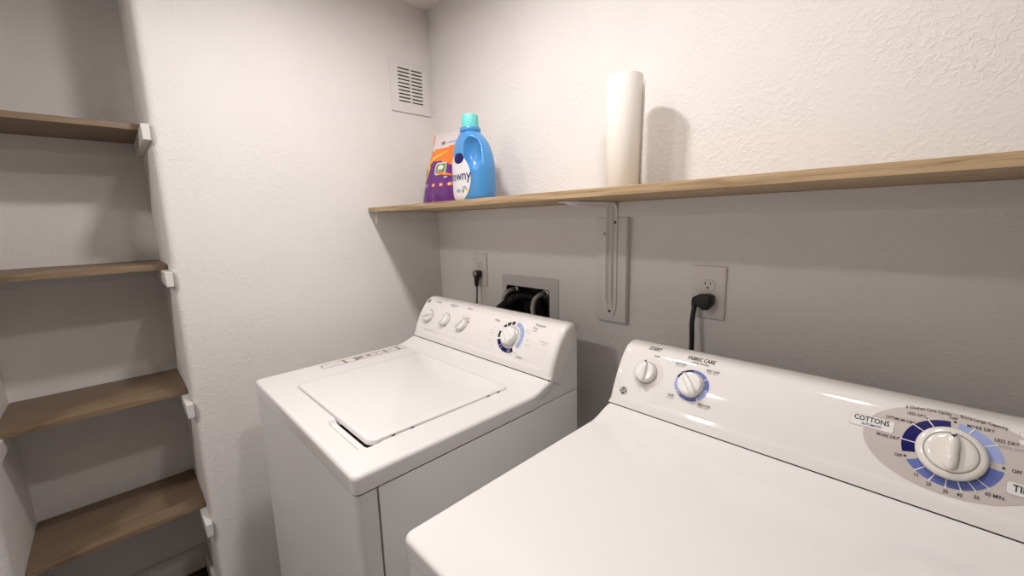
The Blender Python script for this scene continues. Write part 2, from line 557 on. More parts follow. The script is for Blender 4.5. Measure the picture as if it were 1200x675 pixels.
V, F = tubeVF([(.652 - .022, .060, 1.02), (.652 - .022, .060, 1.10)], .009, 14)
mk('copper_pipe', V, F, m_copper, t)
V, F = tubeVF([(.652 - .022, .050, 1.055), (.652 - .022, .046, 1.085)], .0065, 12)
mk('pipe_stub', V, F, mat('pvc_white', (.6, .58, .56), .4), t)
# corrugated black drain hose arching out of the box
def corr(s): return .0165 + .0022 * math.sin(s * 2 * PI / .0065)
V, F = tubeVF([(.585, .050, .99), (.580, .045, 1.045), (.552, .015, 1.085), (.505, -.018, 1.083), (.462, -.030, 1.056), (.425, -.038, 1.025), (.400, -.042, .97), (.39, -.05, .86)], corr, 16, 26)
mk('drain_hose', V, F, m_black, t, angle=80)

# ------------------------------------------------------------------ machines
class Console:
    def __init__(s, prof, tail, x0, W, panel, parent, name='console'):
        P = catmull([Vector((y, z, 0)) for y, z in prof], 16)
        s.p = [(q.x, q.y) for q in P]
        s.l = [0]
        for a, b in zip(s.p, s.p[1:]):
            s.l.append(s.l[-1] + math.hypot(b[0] - a[0], b[1] - a[1]))
        s.x0, s.W, s.panel = x0, W, panel
        s.re = .013
        s.build(tail, parent, name)
    def base(s, v):
        v = max(0, min(s.l[-1] - 1e-6, v))
        i = 0
        while s.l[i + 1] < v: i += 1
        w = (v - s.l[i]) / (s.l[i + 1] - s.l[i])
        a, b = s.p[i], s.p[i + 1]
        # averaged normals
        def nrm(j):
            a_, b_ = s.p[max(0, j - 1)], s.p[min(len(s.p) - 1, j + 1)]
            e = Vector((b_[0] - a_[0], b_[1] - a_[1])).normalized()
            return Vector((-e.y, e.x))
        n = (nrm(i) * (1 - w) + nrm(i + 1) * w).normalized()
        return (a[0] + (b[0] - a[0]) * w, a[1] + (b[1] - a[1]) * w), n
    def relief(s, u, v):
        u0, u1, v0, v1, r = s.panel
        d = sdrr(u, v, u0, u1, v0, v1, r)
        return .0016 * sstep(-.005, .003, d)
    def S(s, u, v, h=0.0):
        (y, z), n = s.base(v)
        hh = s.relief(u, v) + h
        return Vector((s.x0 + u, y + n.x * hh, z + n.y * hh))
    def build(s, tail, parent, name):
        us = set()
        for k in range(9):
            e = s.re * (1 - math.cos(PI / 2 * k / 8))
            us.add(round(e, 5)); us.add(round(s.W - e, 5))
        k = s.re
        while k < s.W - s.re:
            us.add(round(k, 5)); k += .006
        us = sorted(us)
        vs_ = [s.l[-1] * k / 64 for k in range(65)]
        V, F = [], []
        nt = len(vs_) + len(tail)
        for u in us:
            d = min(u, s.W - u)
            e = s.re - math.sqrt(max(0, s.re ** 2 - (s.re - min(d, s.re)) ** 2))
            for v in vs_:
                fade = sstep(0, .012, v) * .75 + .25
                V.append(s.S(u, v, -e * fade))
            for y, z in tail:
                V.append(Vector((s.x0 + u, y, z)))
        for i in range(len(us) - 1):
            for j in range(nt):
                F.append([i * nt + j, i * nt + (j + 1) % nt, (i + 1) * nt + (j + 1) % nt, (i + 1) * nt + j])
        F.append(list(range(nt))); F.append([(len(us) - 1) * nt + j for j in range(nt)])
        s.obj = mk(name, V, F, m_con, parent, angle=50)
    def flat(s, name, polys, m, h):
        """polys: list of uv outlines (quads strips) -> one printed mark"""
        V, F = [], []
        for po in polys:
            n = len(V)
            V += [s.S(u, v, h) for u, v in po]
            F.append([n + k for k in range(len(po))])
        me = mk(name, V, F, m, s.obj, smooth=False)
        return me
    def arc(s, name, c, a_in, b_in, a_out, b_out, d0, d1, m, h):
        """ring sector, degrees clockwise from up"""
        k = max(2, int(abs(d1 - d0) / 4))
        V, F = [], []
        NR = 3
        for i in range(k + 1):
            a = math.radians(d0 + (d1 - d0) * i / k)
            for j in range(NR + 1):
                t = j / NR
                ra, rb_ = a_in + (a_out - a_in) * t, b_in + (b_out - b_in) * t
                V.append(s.S(c[0] + math.sin(a) * ra, c[1] + math.cos(a) * rb_, h))
        q = NR + 1
        for i in range(k):
            for j in range(NR):
                F.append([i * q + j, i * q + j + 1, (i + 1) * q + j + 1, (i + 1) * q + j])
        return mk(name, V, F, m, s.obj, smooth=False)
    def disc(s, name, c, a, b, m, h, rings=6, n=64):
        V, F = [s.S(c[0], c[1], h)], []
        for j in range(1, rings + 1):
            for k in range(n):
                t = 2 * PI * k / n
                V.append(s.S(c[0] + a * j / rings * math.cos(t), c[1] + b * j / rings * math.sin(t), h))
        for k in range(n):
            F.append([0, 1 + k, 1 + (k + 1) % n])
            for j in range(1, rings):
                o = 1 + (j - 1) * n
                F.append([o + k, o + n + k, o + n + (k + 1) % n, o + (k + 1) % n])
        return mk(name, V, F, m, s.obj, smooth=False)
    def text(s, body, c, size, m, h=.0007, align='CENTER', bend=None, rot=0, name='lettering', bold=0.0, tall=1.25):
        V, F = textVF(body, size, align, bold)
        if not V: return
        cr, sr = math.cos(rot), math.sin(rot)
        W_ = []
        for x, y in V:
            y *= tall
            u, v = c[0] + x * cr - y * sr, c[1] + x * sr + y * cr
            if bend: v += bend(u)
            W_.append(s.S(u, v, h))
        return mk(name, W_, F, m, s.obj, smooth=False)
    def frame(s, u, v):
        """point and axes (right, up, out) on the panel"""
        (y, z), n = s.base(v)
        return Vector((s.x0 + u, y, z)), Vector((1, 0, 0)), Vector((0, n.y, -n.x)), Vector((0, n.x, n.y))

def textVF(body, size, align='CENTER', bold=0.0):
    cu = bpy.data.curves.new('t', 'FONT')
    cu.body = body
    cu.size = size
    cu.align_x = align
    cu.align_y = 'CENTER'
    cu.resolution_u = 2
    cu.offset = bold * size
    o = bpy.data.objects.new('t', cu)
    COL.objects.link(o)
    dg = bpy.context.evaluated_depsgraph_get()
    me = bpy.data.meshes.new_from_object(o.evaluated_get(dg))
    V = [(v.co.x, v.co.y) for v in me.vertices]
    F = [list(p.vertices) for p in me.polygons]
    bpy.data.objects.remove(o)
    bpy.data.curves.remove(cu)
    bpy.data.meshes.remove(me)
    return V, F

def knob(con, parent, c, r, ang, label, name='control_knob', height=.015, mtl=None, tip=True):
    """round knob with a tapered finger bar; ang degrees clockwise from up"""
    mtl = mtl or m_cap
    P, X, Y, N = con.frame(*c)
    T = lambda a, b, q: P + X * a + Y * b + N * q
    V, F = latheVF([(r * 1.02, .0002), (r * 1.02, .0022), (r * .97, .0030), (r * .955, height * .8), (r * .90, height * .95), (r * .80, height), (r * .35, height)], T, 40)
    k = mk(name, V, F, mtl, parent, angle=45)
    if label: k['label'] = label
    a = math.radians(ang)
    D, E = Vector((math.sin(a), math.cos(a))), Vector((math.cos(a), -math.sin(a)))
    V, F = [], []
    NL = 17
    for i in range(NL):
        t = -1 + 2 * i / (NL - 1)
        L = t * r * 1.03
        w = r * (.30 - .10 * t) * math.sqrt(max(.05, 1 - abs(t) ** 6))
        top = height + .0085 * (1 - .55 * abs(t) ** 3)
        for q, hh in ((-1, height * .3), (-.86, top - .004), (-.55, top - .0008), (0, top), (.55, top - .0008), (.86, top - .004), (1, height * .3)):
            p2 = D * L + E * (q * w)
            V.append(T(p2.x, p2.y, hh))
    for i in range(NL - 1):
        for j in range(6):
            F.append([i * 7 + j, i * 7 + j + 1, (i + 1) * 7 + j + 1, (i + 1) * 7 + j])
    F.append(list(range(7))); F.append([(NL - 1) * 7 + j for j in range(7)])
    mk('finger_bar', V, F, mtl, k, angle=60)
    if tip:
        V = []
        for q, L in ((-.08, r * 1.045), (.08, r * 1.045), (.05, r * .86), (-.05, r * .86)):
            p2 = D * L + E * (q * r)
            V.append(T(p2.x, p2.y, height + .0085 * .5 if L > r else height + .0075))
        mk('pointer_mark', V, [[0, 1, 2, 3]], m_print, k, smooth=False)
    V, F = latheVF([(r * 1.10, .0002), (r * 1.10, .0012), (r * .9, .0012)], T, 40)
    mk('knob_shadow_ring', V, F, m_grey, k)  # grey ring colours in the shadow gap round the foot of the knob
    return k

def deck(name, x0, x1, yf, yb, ztop, zrim, seam, parent, m, holes=None, rise=.0180):
    """sheet-metal top with rounded edges, rear sweep up to the console and a folded skirt"""
    xs, ys = set(), set()
    def add(S_, a, b, n):
        for k in range(n + 1): S_.add(round(a + (b - a) * k / n, 5))
    add(xs, x0, x1, 40); add(ys, yf, yb, 44)
    for e in (x0, x1):
        s_ = 1 if e == x0 else -1
        for q in (.0004, .0012, .0025, .004, .006, .008, .011, .015, .019): xs.add(round(e + s_ * q, 5))
    for q in (.0004, .0012, .0025, .004, .006, .008, .011, .015, .019): ys.add(round(yf + q, 5))
    add(ys, -.35, yb, 16)
    if holes:
        lx0, lx1, ly0, ly1, lr, pk = holes
        for e in (lx0, lx1): add(xs, e - .008, e + .008, 14)
        for e in (ly0, ly1): add(ys, e - .008, e + .008, 14)
        add(xs, pk[0] - .004, pk[1] + .02, 46); add(ys, pk[2] - .004, ly0 + .004, 26)
    xs, ys = sorted(xs), sorted(ys)
    rp, re = .016, .009
    def height(x, y):
        z = ztop + rise * sstep(-.350, -.268, y)
        d = -sdrr(x, y, x0, x1, yf, yb + .5, rp)
        d = max(0, min(re, d))
        z -= re - math.sqrt(max(0, re * re - (re - d) ** 2))
        if holes:
            g = sdrr(x, y, lx0, lx1, ly0, ly1, lr)
            z -= .006 * (1 - sstep(.0012, .0034, g))
            if y < ly0 + .02:
                g2 = sdrr(x, y, pk[0], pk[1], pk[2], ly0 + .03, .016)
                z -= .010 * (1 - sstep(-.010, .001, g2))
        return z
    V, F = [], []
    nx, ny = len(xs), len(ys)
    for y in ys:
        for x in xs:
            px, py = x, y
            for cx, sx in ((x0 + rp, -1), (x1 - rp, 1)):
                if (px - cx) * sx > 0 and py < yf + rp:
                    dx, dy = px - cx, py - (yf + rp)
                    L = math.hypot(dx, dy)
                    if L > rp:
                        px, py = cx + dx * rp / L, yf + rp + dy * rp / L
            V.append((px, py, height(px, py)))
    for j in range(ny - 1):
        for i in range(nx - 1):
            F.append([j * nx + i, j * nx + i + 1, (j + 1) * nx + i + 1, (j + 1) * nx + i])
    # skirt down left, front and right edges
    loop = [j * nx for j in range(ny - 1, -1, -1)] + [i for i in range(1, nx)] + [j * nx + nx - 1 for j in range(1, ny)]
    def sk(y):
        if y < seam[0][0]: return zrim
        for (a, za), (b, zb) in zip(seam, seam[1:]):
            if y <= b: return za + (zb - za) * (y - a) / (b - a)
        return seam[-1][1]
    prev = None
    for k in loop:
        x, y, z = V[k]
        zr = min(z - .001, sk(y))
        V.append((x, y, zr + .002)); V.append((x, y, zr))
        cur = (k, len(V) - 2, len(V) - 1)
        if prev:
            F.append([prev[0], cur[0], cur[1], prev[1]])
            F.append([prev[1], cur[1], cur[2], prev[2]])
        prev = cur
    return mk(name, V, F, m, parent, angle=50)

SEAM = [(-.336, .886), (-.330, .897), (-.322, .905), (-.307, .9085), (-.292, .912), (-.278, .921), (-.267, .933)]
W_ = .686

def hood(x0, x1, parent, top):
    pr = [(-.3365, .8845), (-.329, .897), (-.321, .9045), (-.306, .908), (-.2915, .9112), (-.277, .920), (-.266, .932), (-.24, .940), (-.168, 1.03), (-.160, top - .03), (-.158, .8845)]
    V, F = slabVF(pr, x0 + .0022, x1 - .0022, TYZ)
    return mk('rear_hood', V, F, m_side, parent, angle=30)

# ---- washer
X0, X1, YF, YB = .2006, .8866, -.8148, -.158
wash = thing('washing_machine', 'white top-loading washing machine in the corner with closed lid', 'washing machine', ((X0 + X1) / 2, (YF + YB) / 2, 0))
LID = (.344, .799, -.742, -.348)
deck('top_panel', X0, X1, YF, -.262, .9205, .8845, SEAM, wash, m_enamel, holes=(*LID, .022, (.628, .806, -.767)), rise=.0208)
hood(X0, X1, wash, 1.075)
# cabinet: wrap-round front panel, side body, dark inner frame in the gaps
V, F = slabVF(rrect(X0 + .0012, X1 - .0012, YF + .0012, -.7725, .014, 6)[:0] or
              ([(X1 - .0012, -.7725), (X0 + .0012, -.7725)] + bull(X0 + .0172, YF + .0172, .016, 180, 270, 6) + bull(X1 - .0172, YF + .0172, .016, 270, 360, 6)),
              .012, .8815, TXY)
mk('front_panel', V, F, m_side, wash, angle=30)
box('cabinet', (X0 + .0012, X1 - .0012, -.7685, YB, .012, .8815), m_side, wash, r=.002, seg=2)
box('inner_frame', (X0 + .008, X1 - .008, YF + .01, YB - .01, .0, .905), m_dark, wash)
# lid with a rolled edge and slight crown
lo = rrect(LID[0], LID[1], LID[2], LID[3], .022, 8)
V, F = [], []
rings = [(lo, .9165)]
for k in range(5):
    a = PI / 2 * k / 4
    rings.append((inset(lo, .0045 * (1 - math.cos(a))), .9205 + .0045 * math.sin(a)))
cxl, cyl = (LID[0] + LID[1]) / 2, (LID[2] + LID[3]) / 2
for q in (.9, .7, .5, .3, .1):
    rings.append(([(cxl + (p[0] - cxl) * q, cyl + (p[1] - cyl) * q) for p in lo], .925 + .0012 * (1 - q)))
n = len(lo)
for ring, z in rings:
    for p in ring:
        fr = sstep(-.345, -.742, p[1]) * .0025
        V.append((p[0], p[1], z - .0015 + (fr if z > .917 else 0)))
for j in range(len(rings) - 1):
    for i in range(n):
        F.append([j * n + i, j * n + (i + 1) % n, (j + 1) * n + (i + 1) % n, (j + 1) * n + i])
F.append([(len(rings) - 1) * n + i for i in range(n)]); F.append(list(range(n))[::-1])
mk('lid', V, F, m_enamel, wash, angle=50)
for y in (-.6886, -.6436, -.4216, -.3874):
    box('lid_bumper', (.7985, .8030, y - .004, y + .004, .9150, .9222), m_black, wash, r=.001, seg=1)
# instruction strip on the deck
ZS = .9207
st = slab('instruction_label', rrect(.2255, .2650, -.638, -.335, .012, 5), ZS - .0003, ZS, TXY, mat('label_film', (.76, .735, .715), .3), wash)
ol = rrect(.2255, .2650, -.638, -.335, .012, 5)
V, F = [], []
for p, q in zip(ol, inset(ol, .0030)):
    V += [(p[0], p[1], ZS + .0002), (q[0], q[1], ZS + .0002)]
for i in range(len(ol)):
    j = (i + 1) % len(ol)
    F.append([2 * i, 2 * j, 2 * j + 1, 2 * i + 1])
mk('label_outline', V, F, m_tan, st, smooth=False)
def mark(y0, y1, x0, x1, m): mk('label_print', [(x0, y0, ZS + .0003), (x1, y0, ZS + .0003), (x1, y1, ZS + .0003), (x0, y1, ZS + .0003)], [[0, 1, 2, 3]], m, st, smooth=False)
for y in (-.568, -.531, -.424, -.376): mark(y, y + .008, .228, .2625, m_tan)
mark(-.522, -.503, .238, .248, m_print); mark(-.487, -.473, .238, .247, m_print); mark(-.455, -.449, .239, .246, m_print)
mark(-.406, -.397, .238, .246, m_grey)
for y in (-.62, -.60, -.585): mark(y, y + .002, .233, .256, m_beige)
mark(-.527, -.430, .2535, .255, m_red); mark(-.527, -.430, .2325, .2337, m_red)

WPROF = [(-.2780, .9430), (-.2715, .9640), (-.2625, .9880), (-.2450, 1.0240), (-.2200, 1.0580), (-.2030, 1.0730), (-.1830, 1.0800), (-.166, 1.0770), (-.158, 1.064)]
wc = Console(WPROF, [(-.1575, 1.05), (-.166, 1.027), (-.2385, .9215), (-.262, .9335)], X0, W_, (.022, W_ - .026, .020, .172, .030), wash)
box('console_seam', (X0 + .004, X1 - .004, -.2790, -.255, .9366, .9431), m_dark, wash)
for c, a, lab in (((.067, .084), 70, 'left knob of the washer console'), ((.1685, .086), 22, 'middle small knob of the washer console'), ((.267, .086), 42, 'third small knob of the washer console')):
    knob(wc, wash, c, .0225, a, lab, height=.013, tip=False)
def pline(u, v, w, m=None): wc.flat('print_line', [[(u - w / 2, v - .0009), (u + w / 2, v - .0009), (u + w / 2, v + .0009), (u - w / 2, v + .0009)]], m or m_grey, .0006)
wc.text('Load Size', (.083, .146), .0085, m_grey, bold=.012)
wc.text('Temperature', (.178, .1455), .0085, m_grey, bold=.012)
pline(.180, .1375, .024)
wc.text('Options', (.270, .1455), .0085, m_grey, bold=.012)
for c in ((.067, .084), (.1685, .086), (.267, .086)):
    for d in (-150, -105, -60, 0, 50, 100):
        a = math.radians(d)
        wc.flat('scale_mark', [[(c[0] + (.032) * math.sin(a) - .0035, c[1] + .033 * math.cos(a)), (c[0] + (.032) * math.sin(a) + .0035, c[1] + .033 * math.cos(a)), (c[0] + (.032) * math.sin(a) + .0035, c[1] + .033 * math.cos(a) + .0012), (c[0] + (.032) * math.sin(a) - .0035, c[1] + .033 * math.cos(a) + .0012)]], m_beige, .0006)
wc.arc('temperature_scale', (.267, .086), .027, .027, .034, .034, 28, 85, m_beige, .0005)
wc.arc('temperature_scale', (.267, .086), .0275, .0275, .0335, .0335, 38, 46, m_red, .0008)
wc.arc('temperature_scale', (.267, .086), .0275, .0275, .0335, .0335, 62, 74, m_red, .0008)
# cycle dial
dc = (.503, .0865)
for d0, d1 in ((-104, -78), (-58, -44), (-40, -22), (-18, -2)): wc.arc('cycle_scale', dc, .039, .037, .0515, .0485, d0, d1, m_print, .0006)
wc.arc('cycle_scale', dc, .039, .037, .0525, .0495, 10, 128, m_lblue, .0006)
wc.arc('cycle_scale', dc, .039, .037, .0525, .0495, 148, 248, m_navy, .0006)
for d in (38, 86, 100, 160, 167, 174, 210, 222): wc.arc('scale_tick', dc, .041, .039, .0505, .0475, d - .9, d + .9, m_pwhite, .0010)
wc.disc('dial_ring', dc, .0375, .0355, m_cream, .0008)
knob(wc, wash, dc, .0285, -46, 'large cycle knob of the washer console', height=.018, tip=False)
wc.text('Whites', (.424, .1265), .0085, m_grey, bold=.01)
wc.text('Permanent', (.598, .1395), .0088, m_grey, bold=.016)
wc.text('Press', (.585, .1280), .0088, m_grey, bold=.016)
pline(.585, .1195, .016)
wc.text('Colors', (.560, .0350), .0090, m_grey, bold=.01)
for c, b in (((.425, .104), 'Heavy'), ((.422, .092), 'Normal'), ((.420, .083), 'Light'), ((.56, .1165), 'Heavy'), ((.566, .110), 'Normal'), ((.575, .088), 'Light'), ((.578, .074), 'Delicate'), ((.468, .141), 'Soak'), ((.515, .1435), 'Off'), ((.540, .044), 'Normal'), ((.52, .0365), 'Light'), ((.425, .060), 'Rinse'), ((.44, .046), 'Spin')):
    pline(c[0], c[1], .0024 * len(b), m_taupe)
pline(.632, .094, .034, m_taupe); pline(.635, .088, .014, m_taupe)
pline(.088, .034, .06, m_taupe)

def emblem(con, c, r, m=None):
    con.disc('emblem', c, r, r, m_print, .0006, 3, 40)
    con.arc('emblem_ring', c, r * .80, r * .80, r * .88, r * .88, 0, 360, m_pwhite, .0010)
    for d in (45, 135, 225, 315):
        a = math.radians(d)
        con.arc('emblem_scroll', (c[0] + .70 * r * math.sin(a), c[1] + .70 * r * math.cos(a)), r * .09, r * .09, r * .18, r * .18, 0, 360, m_pwhite, .0012)
    con.text('GE', c, r * 1.05, m_pwhite, h=.0013, bold=.01, name='emblem_letters', tall=1.0)
emblem(wc, (.0235, .141), .0085)

# ---- dryer
DX0, DX1, DYF = 1.0629, 1.7489, -.8194
dry = thing('clothes_dryer', 'white clothes dryer with large cream dial, nearest the camera', 'dryer', ((DX0 + DX1) / 2, (DYF + YB) / 2, 0))
deck('top_panel', DX0, DX1, DYF, -.260, .9200, .8840, SEAM, dry, m_enamel)
hood(DX0, DX1, dry, 1.066)
V, F = slabVF([(DX1 - .003, YB), (DX0 + .003, YB)] + bull(DX0 + .019, DYF + .019, .016, 180, 270, 6) + bull(DX1 - .019, DYF + .019, .016, 270, 360, 6), .012, .8825, TXY)
mk('cabinet', V, F, m_side, dry, angle=30)
box('base_plinth', (DX0 + .02, DX1 - .02, DYF + .03, YB - .02, 0, .013), m_dark, dry)
V, F = slabVF(rrect(DX0 + .09, DX1 - .09, .16, .70, .04, 6), DYF + .003, DYF - .016, TXZ, r=.010, seg=4)
dd = mk('door', V, F, m_enamel, dry)
V, F = slabVF(rrect(DX0 + .12, DX0 + .15, .40, .50, .012, 5), DYF - .015, DYF - .024, TXZ, r=.005, seg=3)
mk('door_handle', V, F, m_cap, dd)
DPROF = [(-.2755, .9395), (-.2690, .9560), (-.2612, .9736), (-.2412, 1.0128), (-.2178, 1.0449), (-.2019, 1.0600), (-.180, 1.0680), (-.163, 1.0660), (-.156, 1.056)]
dcon = Console(DPROF, [(-.1565, 1.04), (-.166, 1.022), (-.2385, .9200), (-.262, .930)], DX0, W_, (.012, W_ - .012, .021, .168, .016), dry)
box('console_seam', (DX0 + .004, DX1 - .004, -.2766, -.255, .9362, .9396), m_dark, dry)
# start knob
dcon.disc('dial_ring', (.0775, .0875), .0355, .0335, m_beige, .0005)
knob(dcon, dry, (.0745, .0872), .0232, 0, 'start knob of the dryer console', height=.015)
dcon.text('START', (.0745, .1490), .0098, m_print, bold=.022, tall=1.6)
dcon.text('START', (.0860, .1300), .0046, m_print, bold=.01)
emblem(dcon, (.0318, .0342), .0090)
# fabric care knob
fc = (.1757, .0858)
dcon.arc('heat_scale', fc, .020, .019, .0350, .0332, -72, -5, m_navy, .0005)
dcon.arc('heat_scale', fc, .020, .019, .0350, .0332, -5, 96, m_blue, .0005)
dcon.arc('heat_scale', fc, .020, .019, .0350, .0332, 96, 150, m_lblue, .0005)
dcon.arc('heat_scale', fc, .020, .019, .0350, .0332, 150, 215, m_blue, .0005)
dcon.arc('heat_scale', fc, .020, .019, .0350, .0332, 215, 288, m_lblue, .0005)
for d in (52, 148, 232): dcon.arc('scale_tick', fc, .024, .023, .038, .036, d - 1.5, d + 1.5, m_pwhite, .0009)
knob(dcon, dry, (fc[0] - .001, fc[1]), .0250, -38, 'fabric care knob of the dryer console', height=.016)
dcon.text('FABRIC CARE', (.1790, .1455), .0094, m_print, bold=.022, tall=1.5)
dcon.text('4 Heat Settings', (.1800, .1360), .0056, m_print)
for b1, b2, c in (('COTTONS', 'HIGH HEAT', (.1420, .1235)), ('EASY CARE', 'MED. HEAT', (.2090, .1225)), ('DELICATES', 'LOW HEAT', (.2090, .0500)), ('FLUFF', 'NO HEAT', (.1400, .0520))):
    dcon.text(b1, (c[0], c[1] + .0022), .0050, m_print, bold=.012)
    dcon.text(b2, (c[0], c[1] - .0028), .0040, m_grey)
# main dial
mc = (.5465, .0858)
ea, eb, ec = .0965, .0620, (.5465, .0885)
dcon.disc('dial_field', ec, ea, eb, m_taupe, .0004, 12, 96)
ao, bo = .0515, .0475
dcon.arc('cycle_scale', mc, .034, .034, ao, bo, 252, 357, m_navy, .0008)
dcon.arc('cycle_scale', mc, .034, .034, ao, bo, 7, 84, m_lblue, .0008)
dcon.arc('cycle_scale', mc, .034, .034, ao, bo, 98, 238, m_blue, .0008)
for d, e in ((274, 1), (308, 1), (330, 1), (24, 0), (55, 0), (132, 0), (148, 0), (164, 0), (181, 0), (200, 0), (220, 0)):
    dcon.arc('scale_tick', mc, .036, .036, ao + .002, bo + .002, d - .9, d + .9, m_pwhite, .0012)
for d in (274, 308, 330):
    a = math.radians(d)
    dcon.disc('scale_dot', (mc[0] + .0545 * math.sin(a), mc[1] + .0505 * math.cos(a)), .0012, .0012, m_print, .0010, 1, 12)
for d in (245, 2, 91):
    a = math.radians(d)
    dcon.disc('scale_dot', (mc[0] + .0500 * math.sin(a), mc[1] + .0480 * math.cos(a)), .0016, .0016, m_print, .0010, 1, 14)
def dt(b, u, v, sz=.0047, m=None, **k): dcon.text(b, (u, v), sz, m or m_print, h=.0010, **k)
dt('MORE DRY', .4790, .0870, .0052, bold=.008); dt('OPTIMUM DRY', .4905, .1175, .0050, bold=.008); dt('LESS DRY', .5075, .1315, .0050, bold=.008)
dt('OFF', .4940, .0635, .0052, bold=.008); dt('OFF', .5462, .1390, .0050, bold=.008); dt('OFF', .6080, .0845, .0052, bold=.008)
dt('MORE DRY', .5730, .1325, .0054, bold=.008); dt('LESS DRY', .5975, .1210, .0054, bold=.008); dt('COOL DOWN', .6050, .1140, .0046, m_grey)
for b, u, v in (('10', .5150, .0425), ('20', .5290, .0350), ('30', .5462, .0320), ('40', .5600, .0330), ('50', .5755, .0365), ('60 MIN.', .5915, .0455)):
    dt(b, u, v, .0056, bold=.008)
dcon.text('5 Clothes Care Cycles  \u2013  Extra-Large Capacity', (.5465, .1455), .0054, m_print, h=.0010, bold=.006, tall=1.4, bend=lambda u: .058 * (math.sqrt(max(.01, 1 - ((u - .5465) / .092) ** 2)) - 1) * .35)
def tagbox(u0, u1, v0, v1):
    po = rrect(u0, u1, v0, v1, .0035, 4)
    V = [dcon.S(a, b, .0009) for a, b in po]
    mk('tag_field', V, [list(range(len(V)))], m_pwhite, dcon.obj, smooth=False)
    V, F = [], []
    for p, q in zip(po, inset(po, .0005)):
        V += [dcon.S(*p, .0010), dcon.S(*q, .0010)]
    for i in range(len(po)):
        j = (i + 1) % len(po); F.append([2 * i, 2 * j, 2 * j + 1, 2 * i + 1])
    mk('tag_outline', V, F, m_taupe, dcon.obj, smooth=False)
tagbox(.4315, .4850, .0925, .1120)
dcon.text('COTTONS', (.4580, .1055), .0090, m_print, h=.0013, bold=.02)
dcon.text('AUTOMATIC', (.4590, .0972), .0042, m_navy, h=.0013, bold=.01)
tagbox(.6080, .6620, .1220, .1420)
dcon.text('EASY CARE', (.6350, .1335), .0088, m_navy, h=.0013, bold=.02)
dcon.text('AUTOMATIC', (.6350, .1265), .0042, m_navy, h=.0013)
tagbox(.6000, .6420, .0540, .0710)
dcon.text('TIMED', (.6200, .0628), .0100, m_print, h=.0013, bold=.02)
# the dial knob
P, X, Y, N = dcon.frame(*mc)
T = lambda a, b, q: P + X * a + Y * b + N * q
V, F = latheVF([(.0368, .0003), (.0368, .006), (.0355, .0095), (.0325, .0115), (.0285, .0120), (.0281, .0108), (.0272, .0108), (.0268, .0122), (.0255, .0135), (.020, .0142), (.010, .0145)], T, 64)
k = mk('timer_dial', V, F, m_cream, dry, angle=40)
k['label'] = 'large cream timer dial'
V, F = [], []
NL = 19
for i in range(NL):
    t_ = -1 + 2 * i / (NL - 1)
    L = t_ * .0262
    w = .0082 * math.sqrt(max(.06, 1 - abs(t_) ** 5))
    top = .0255 - .004 * abs(t_) ** 3
    for q, hh in ((-1, .012), (-.9, top - .005), (-.6, top - .0012), (0, top), (.6, top - .0012), (.9, top - .005), (1, .012)):
        V.append(T(q * w, L + .001, hh))
for i in range(NL - 1):
    for j in range(6): F.append([i * 7 + j, i * 7 + j + 1, (i + 1) * 7 + j + 1, (i + 1) * 7 + j])
F.append(list(range(7))); F.append([(NL - 1) * 7 + j for j in range(7)])
mk('finger_bar', V, F, m_cream, k, angle=60)
mk('pointer_mark', [T(-.0045, .0272, .0170), T(.0045, .0272, .0170), T(.0028, .0235, .0236), T(0, .0205, .0253), T(-.0028, .0235, .0236)], [[0, 1, 2, 3, 4]], m_navy, k, smooth=False)
V, F = latheVF([(.0282, .0114), (.0274, .0118), (.0270, .0114)], T, 64, cap=False)
mk('groove_ring', V, F, m_grey, k)

# ------------------------------------------------------------------ paper towel roll
SH = SZ + ST
rc, rr_, rh = (.993, -.110), .0435, .279
t = thing('paper_towel_roll', 'upright roll of white paper towels on the long shelf', 'paper towels', (*rc, SH))
T = lambda a, b, c: (rc[0] + a, rc[1] + b, SH + c)
V, F = latheVF([(.020, .001), (rr_ - .002, .0005), (rr_, .003), (rr_, rh - .003), (rr_ - .002, rh - .0005), (.020, rh - .001), (.020, .001)], T, 56, cap=False)
mk('towel_roll', V, F, m_paper, t, angle=50)
V, F = latheVF([(.0197, .0), (.0197, rh), (.0185, rh), (.0185, .0), (.0197, .0)], T, 32, cap=False)
mk('cardboard_core', V, F, mat('cardboard', (.42, .30, .19), .8), t)
# loose end of the last sheet, standing off on the right
V, F = [], []
for i in range(13):
    q = i / 12
    a = math.radians(-10 + 62 * (1 - q) - 40)
    a = math.radians(75 - 75 * q)
    rad = rr_ + .0005 + .0075 * max(0, q - .35) ** 1.5
    for j in range(9):
        z = .004 + (rh - .022) * j / 8
        lift = rad + (.004 * (j / 8) ** 2 * q)
        V.append(T(lift * math.cos(a), lift * math.sin(a), z))
for i in range(12):
    for j in range(8):
        F.append([i * 9 + j, (i + 1) * 9 + j, (i + 1) * 9 + j + 1, i * 9 + j + 1])
o = mk('loose_sheet', V, F, m_paper, t, angle=60)
sm = o.modifiers.new('thick', 'SOLIDIFY'); sm.thickness = .0006; sm.offset = 1

